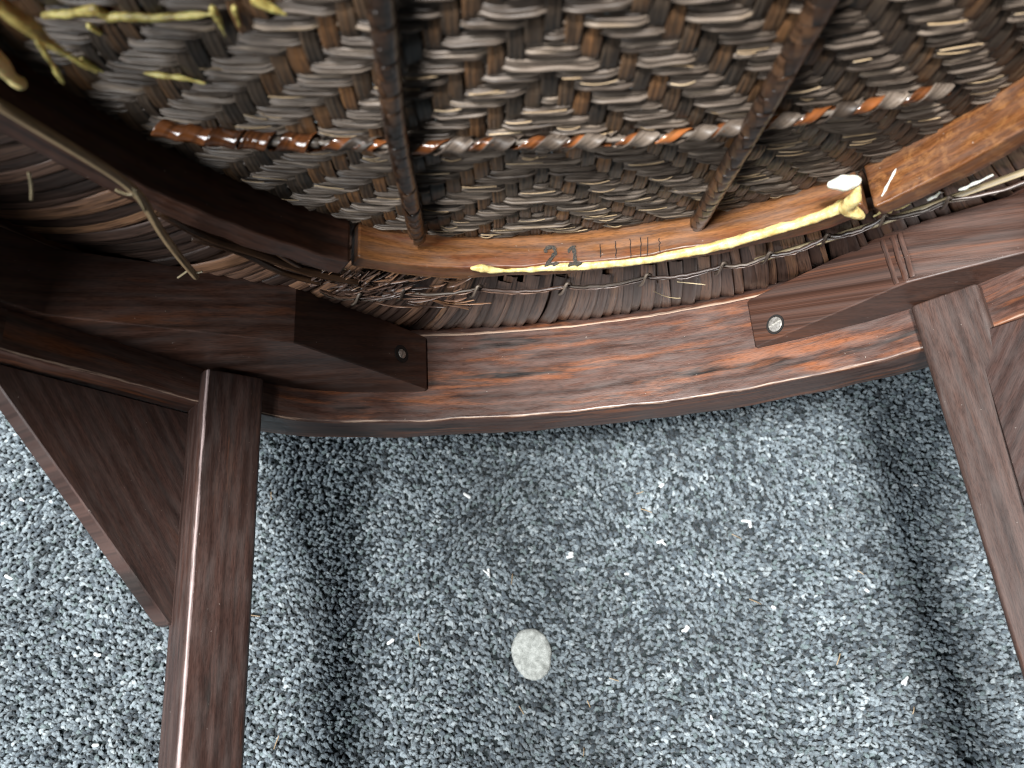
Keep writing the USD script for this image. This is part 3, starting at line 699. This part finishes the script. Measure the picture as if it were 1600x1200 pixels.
# threads and smears at the left
for a, off, rs in ((((-30, -20), (12, 16), (45, 38), (70, 62), (100, 82), (122, 96), (152, 112)), .027, [.0030, .0034, .0033, .0022, .0014, .0012, .0008]),
                   (((45, 40), (58, 62), (76, 92), (92, 118), (100, 130)), .0265, [.0016, .0009, .0008, .0011, .0006]),
                   (((-30, 70), (0, 100), (16, 122), (30, 130)), .020, [.0036, .0040, .0026, .0030])):
    P_ = [aty(*p, -off) for p in a]
    obj('glue_thread', blob(P_, np.array(rs) * .68, 4, .0009), M['glue_y'] if off > .02 else M['glue'], CH, label='yellow glue thread over dark left hoop' if off > .02 else 'pale glue run at the left edge')
for a, rs in ((((70, 24), (120, 20), (150, 14), (170, 28), (200, 26), (240, 28), (300, 24), (335, 22)), [.0016, .0022, .0026, .0022, .0024, .0018, .0018, .0008]),
              (((332, 14), (342, 34), (352, 56)), [.0016, .0014, .0006]), (((366, 12), (374, 40)), [.0012, .0006]), (((140, 40), (156, 52)), [.0018, .0012]),
              (((400, 0), (420, 10), (446, 22)), [.0030, .0024, .0010]), (((226, 114), (252, 118), (285, 122), (320, 130)), [.0008, .0018, .0016, .0007]), (((128, 92), (160, 112)), [.0012, .0006])):
    P_ = [on_weave(*p, .0026) for p in a]
    obj('glue_smear', blob(P_, np.array(rs) * .55, 6, .0008), M['glue_y'], CH, label='yellow glue smear on the weave')

# ------------------------------------------------------------------ margin: cane strips between hoop and apron
def polar(curve):
    a = np.arctan2(curve[:, 1] - CZ, curve[:, 0] - CX); r = np.hypot(curve[:, 0] - CX, curve[:, 1] - CZ); o = np.argsort(a)
    return lambda q: np.interp(q, a[o], r[o], period=2 * math.pi)
Rh, Ra = polar(hoop), polar(apr)
def mpoint(q, f):   # f 0 at the hoop's outer side, 1 at the apron
    r = (Rh(q) + .006) * (1 - f) + (Ra(q) + .001) * f
    return np.array([CX + r * math.cos(q), 0, CZ + r * math.sin(q)])
def margin_strip(q, f0, f1, w, ybase, skew, curl, prof_seed, parent=CH, name='margin_strip'):
    t = np.linspace(0, 1, 9)
    P_ = []
    for s in t:
        f = f0 + (f1 - f0) * s
        p = mpoint(q + skew * (1 - f), f)
        p[1] = ybase + .0075 * f ** 2 - .004 * math.sin(f * math.pi) - curl * (1 - s) ** 4 * .006
        P_.append(p)
    P_ = np.array(P_)
    T = np.gradient(P_, axis=0); T /= np.linalg.norm(T, axis=1)[:, None]
    N = np.tile([0, -1., 0], (9, 1)); W = np.cross(T, N); W /= np.linalg.norm(W, axis=1)[:, None]
    tw = .2 + rng.normal(0, .05); W = W * w / 2; W[:, 1] += tw * w / 2
    pr = strand_profile(.0003 + .0004 * min(1, skew / .2) * (skew > .07), 2, prof_seed)
    mm, uv = ribbon(P_, N, W, pr)
    # ragged end
    return obj(name, mm, M['strip'], parent, uv=uv)
def skew_at(q):
    d = math.degrees(q)
    return float(np.interp(d, [-200, -150, -126, -116, -106, -98], [.02, .10, .16, .15, .06, 0]))
qs = []
q = math.radians(-205)
while q < math.radians(25):
    r = Ra(q); w = rng.uniform(.0055, .0078)
    qs.append((q, w)); q += w * (.93 + .2 * min(1, skew_at(q) / .16)) / r
for k, (q, w) in enumerate(qs):
    margin_strip(q, -.10, 1.0, w * 1.08, .004, skew_at(q) + rng.normal(0, .01), 0, 900 + k)
qf = [(q, w) for q, w in qs if math.radians(-198) < q < math.radians(-8)]
for k, (q, w) in enumerate(qf):
    deg = math.degrees(q)
    lean = skew_at(q) * 1.0 + .03 + rng.normal(0, .007)
    f0 = .17 + rng.normal(0, .035)
    margin_strip(q + rng.normal(0, .003), f0, .99, w * rng.uniform(1.02, 1.2) * (1 - .1 * min(1, skew_at(q) / .16)), -.0020 + rng.uniform(-.0008, .0008), lean, rng.uniform(-.1, .35), 1200 + k, name='frayed_strip')
# stitching twine
nodes = []
pts = [(500, 452), (560, 462), (630, 455), (745, 450), (884, 446), (1009, 432), (1128, 414), (1200, 398), (1290, 370), (1380, 340), (1480, 312), (1640, 268)]
for a, b in zip(pts[:-1], pts[1:]):
    t = np.linspace(0, 1, 14)
    sag = 12 * np.sin(t * math.pi) ** .8
    for off in (0, 3.5):
        P_ = np.array([aty(a[0] + (b[0] - a[0]) * s, a[1] + (b[1] - a[1]) * s + g * .6 + off, -.0092 - .0012 * math.sin(s * math.pi)) for s, g in zip(t, sag)])
        P_ += rng.normal(0, .00018, P_.shape)
        mm, uv = tube(P_, np.interp(t, [0, .1, .9, 1], [.0005, .0008, .0008, .0005]) * (1 if off == 0 else .55), 5); obj('stitch_strand', mm, M['strip'] if rng.random() < .6 else M['weft'], CH, uv=uv)
    P_ = [aty(b[0] - 10, b[1] + 14, -.006), aty(b[0] - 2, b[1] + 6, -.0105), aty(b[0] + 2, b[1] - 3, -.011), aty(b[0] + 8, b[1] - 2, -.0085)]
    mm, uv = tube(spline(P_, 9), .0008, 5); obj('stitch_loop', mm, M['weft'], CH, uv=uv)
# frayed fibres at the lower left of the margin
parts = []
for k in range(85):
    x = rng.uniform(470, 700); y = 432 + rng.uniform(0, 42) * np.clip((x - 440) / 120, .2, 1)
    L = rng.uniform(25, 85); sl_ = rng.normal(-.12, .22) if rng.random() < .55 else rng.uniform(-.9, -.4)
    if sl_ < -.35: L *= .55
    t = np.linspace(0, 1, 6)
    P_ = np.array([aty(x + L * s, y + L * sl_ * s + 6 * math.sin(s * 3) * .5, -.0085 - rng.uniform(0, .0025)) for s in t])
    parts.append(tube(P_, np.interp(t, [0, .3, 1], [.0003, .0009, .0004]) * rng.uniform(.5, 1.2), 5, .5))
mm, uv = join(parts); tag(obj('frayed_fibres', mm, M['strip'], CH, uv=uv), kind='stuff')
parts = []
for k in range(4):
    x = rng.uniform(470, 1200); y = np.interp(x, [470, 600, 850, 1000, 1200], [436, 452, 455, 440, 400]) + rng.uniform(-18, 22)
    L = rng.uniform(14, 50); sl_ = rng.normal(-.1, .35); t = np.linspace(0, 1, 7)
    P_ = np.array([aty(x + L * s, y + L * sl_ * s + 7 * s * (1 - s) * (k % 3 - 1) * 2, -.0095) for s in t]); parts.append(tube(P_, rng.uniform(.00015, .0004), 4))
mm, uv = join(parts); tag(obj('pale_fibres', mm, M['fibre'], CH, uv=uv), kind='stuff')
# dark rim cane that covers the strips at lower left and the edge strand at right
for pts, r in ((((250, 330), (330, 372), (400, 395), (470, 420), (560, 440)), .0022), (((300, 372), (380, 396), (440, 425), (500, 441)), .0016), (((395, 350), (420, 385), (470, 418)), .0012)):
    P_ = spline([aty(*p, -.010) for p in pts], 20); mm, uv = tube(P_, r, 7); obj('rim_cane', mm, M['wrap_dark'], CH, uv=uv)
P_ = spline([aty(1180, 408, -.008), aty(1300, 372, -.008), aty(1400, 340, -.008), aty(1500, 305, -.008), aty(1640, 255, -.008)], 24)
mm, uv = tube(P_, .0016, 6); obj('rim_cane', mm, M['fibre'], CH, uv=uv)
# loose broken cane end at the left
P_ = np.array([aty(-10, 158, -.036), aty(60, 200, -.036), aty(140, 248, -.035), aty(208, 296, -.033), aty(236, 336, -.030), aty(270, 388, -.024), aty(306, 432, -.016)])
mm, uv = tube(spline(P_, 30), .0016, 7); lc = obj('loose_cane_end', mm, M['straw'], CH, uv=uv, label='loose broken pale cane end sticking out')
for a, b, c in (((206, 292), (220, 316), (226, 330)), ((212, 296), (205, 304), (180, 296)), ((300, 418), (292, 424), (278, 434)), ((300, 424), (308, 426), (316, 424)), ((45, 270), (48, 285), (49, 312))):
    mm, uv = tube(spline([aty(*a, -.034 if a[1] < 350 else -.018), aty(*b, -.034 if a[1] < 350 else -.018), aty(*c, -.033 if a[1] < 350 else -.018)], 8), .0005, 5); obj('splinter', mm, M['fibre'], lc.GetPath(), uv=uv)

# ------------------------------------------------------------------ things lying on the carpet
felt = mat('grey_felt', {'g': ('geometry', {}), 'n': ('noise_texture', {'scale': 260., 'detail': 6., 'roughness': .75}), 'r': ('rgb_ramp', {'ramp': [(.36, (.25, .265, .25)), (.6, (.52, .55, .53)), (.7, (.62, .65, .63))]}),
                         'n2': ('noise_texture', {'scale': 1900., 'detail': 3.}), 'b': ('bump', {'strength': .8, 'distance': .0006}), 'p': ('principled_bsdf', {'roughness': .9, 'specular_ior_level': .15})},
           [('g.position', 'n.vector'), ('g.position', 'n2.vector'), ('n.fac', 'r.fac'), ('r.color', 'p.base_color'), ('n2.fac', 'b.height'), ('b.normal', 'p.normal')])
c0 = atz(831, 1022, .004)
th = np.linspace(0, 2 * math.pi, 72, endpoint=False)
el = np.stack([np.cos(th) * .0137 * (1 + .03 * np.sin(3 * th) + .012 * np.cos(9 * th)), np.sin(th) * .0176 * (1 + .03 * np.cos(2 * th + .6) + .012 * np.sin(7 * th))], 1)
ang = math.radians(8); el = el @ np.array([[math.cos(ang), math.sin(ang)], [-math.sin(ang), math.cos(ang)]])
A, B = np.array([1., 0, 0]), np.array([0, 1., 0]); o = lambda z: np.array([c0[0], c0[1], z])
mm, uv = sweep(el, [(o(.0022), A, B, .0004), (o(.0036), A, B, 0), (o(.0050), A, B, .0003), (o(.0060), A, B, .0012), (o(.0066), A, B, .003), (o(.0068), A, B, .006)])
tag(obj('felt_pad', mm, felt, smooth=True, uv=uv), 'round pale grey felt pad lying on the carpet', 'felt pad')
lint_m = mat('white_lint', {'g': ('geometry', {}), 'n': ('noise_texture', {'scale': 1500., 'detail': 3.}), 'r': ('rgb_ramp', {'ramp': [(.35, (.55, .58, .58)), (.65, (.8, .82, .82))]}), 'p': ('principled_bsdf', {'roughness': .9})}, [('g.position', 'n.vector'), ('n.fac', 'r.fac'), ('r.color', 'p.base_color')])
LINT = [(733, 772, 'white lint clump straight below the stamped number'), (1070, 985, 'white lint speck in the carpet, far right of the felt pad'), (1210, 945, 'pale lint speck between the felt pad and the right leg'),
        (1300, 792, 'white lint speck at the near edge of the right shadow'), (1433, 760, 'large white lint speck inside the dark shadow by the right leg'), (1412, 1062, 'round white lint speck low down beside the right shadow'),
        (985, 895, 'white lint speck above and right of the felt pad'), (1115, 1125, 'pale lint smudge nearest the lower edge, right of the felt pad'), (1355, 925, 'lint speck on the left fringe of the right shadow'),
        (1170, 818, 'lint speck under the right screw'), (1035, 848, 'lint speck in the middle of the open carpet'), (890, 870, 'lint speck above the felt pad'), (612, 1000, 'lint speck beside the left leg shadow'),
        (150, 1165, 'white lint speck left of the left leg near the bottom'), (30, 780, 'white lint clump at the far left under the bracket board'), (155, 1020, 'tall white lint speck left of the left leg'),
        (10, 905, 'white lint speck at the very left edge'), (760, 895, 'lint speck up and left of the felt pad'), (1030, 760, 'lint speck close under the rail on the right')]
for k, (px, py, w) in enumerate(LINT):
    c = atz(px, py, .0042); n = rng.integers(2, 5)
    P_ = [c + rng.normal(0, .0016, 3) * [1, 1, .2] for _ in range(n)]
    tag(obj('lint_speck', blob(P_, rng.uniform(.0006, .0013, n), 20 + k, .0006), lint_m), w, 'lint', 'lint specks on the carpet')
SCR = [(1150, 838, 30), (800, 905, 100), (960, 1062, 20), (1427, 1110, 115), (1345, 895, 40), (432, 1160, 110), (398, 962, 10), (424, 775, 85), (1010, 798, 20), (920, 1100, 70), (815, 1110, 60), (912, 1175, 100), (1000, 770, 165), (1310, 1030, 120), (655, 1000, 80), (1180, 940, 25)]
for k, (px, py, a) in enumerate(SCR):
    c = atz(px, py, .0046); L = rng.uniform(.004, .009); d = np.array([math.cos(math.radians(a)), -math.sin(math.radians(a)), rng.uniform(-.1, .1)])
    t = np.linspace(-.5, .5, 6)[:, None]
    mm, uv = tube(c + d * t * L + np.array([0, 0, .0006]) * np.cos(t * 3), .00032, 5)
    tag(obj('straw_scrap', mm, M['straw'], uv=uv), 'tiny broken straw scrap lying on the carpet', 'straw scrap', 'straw scraps on the carpet')
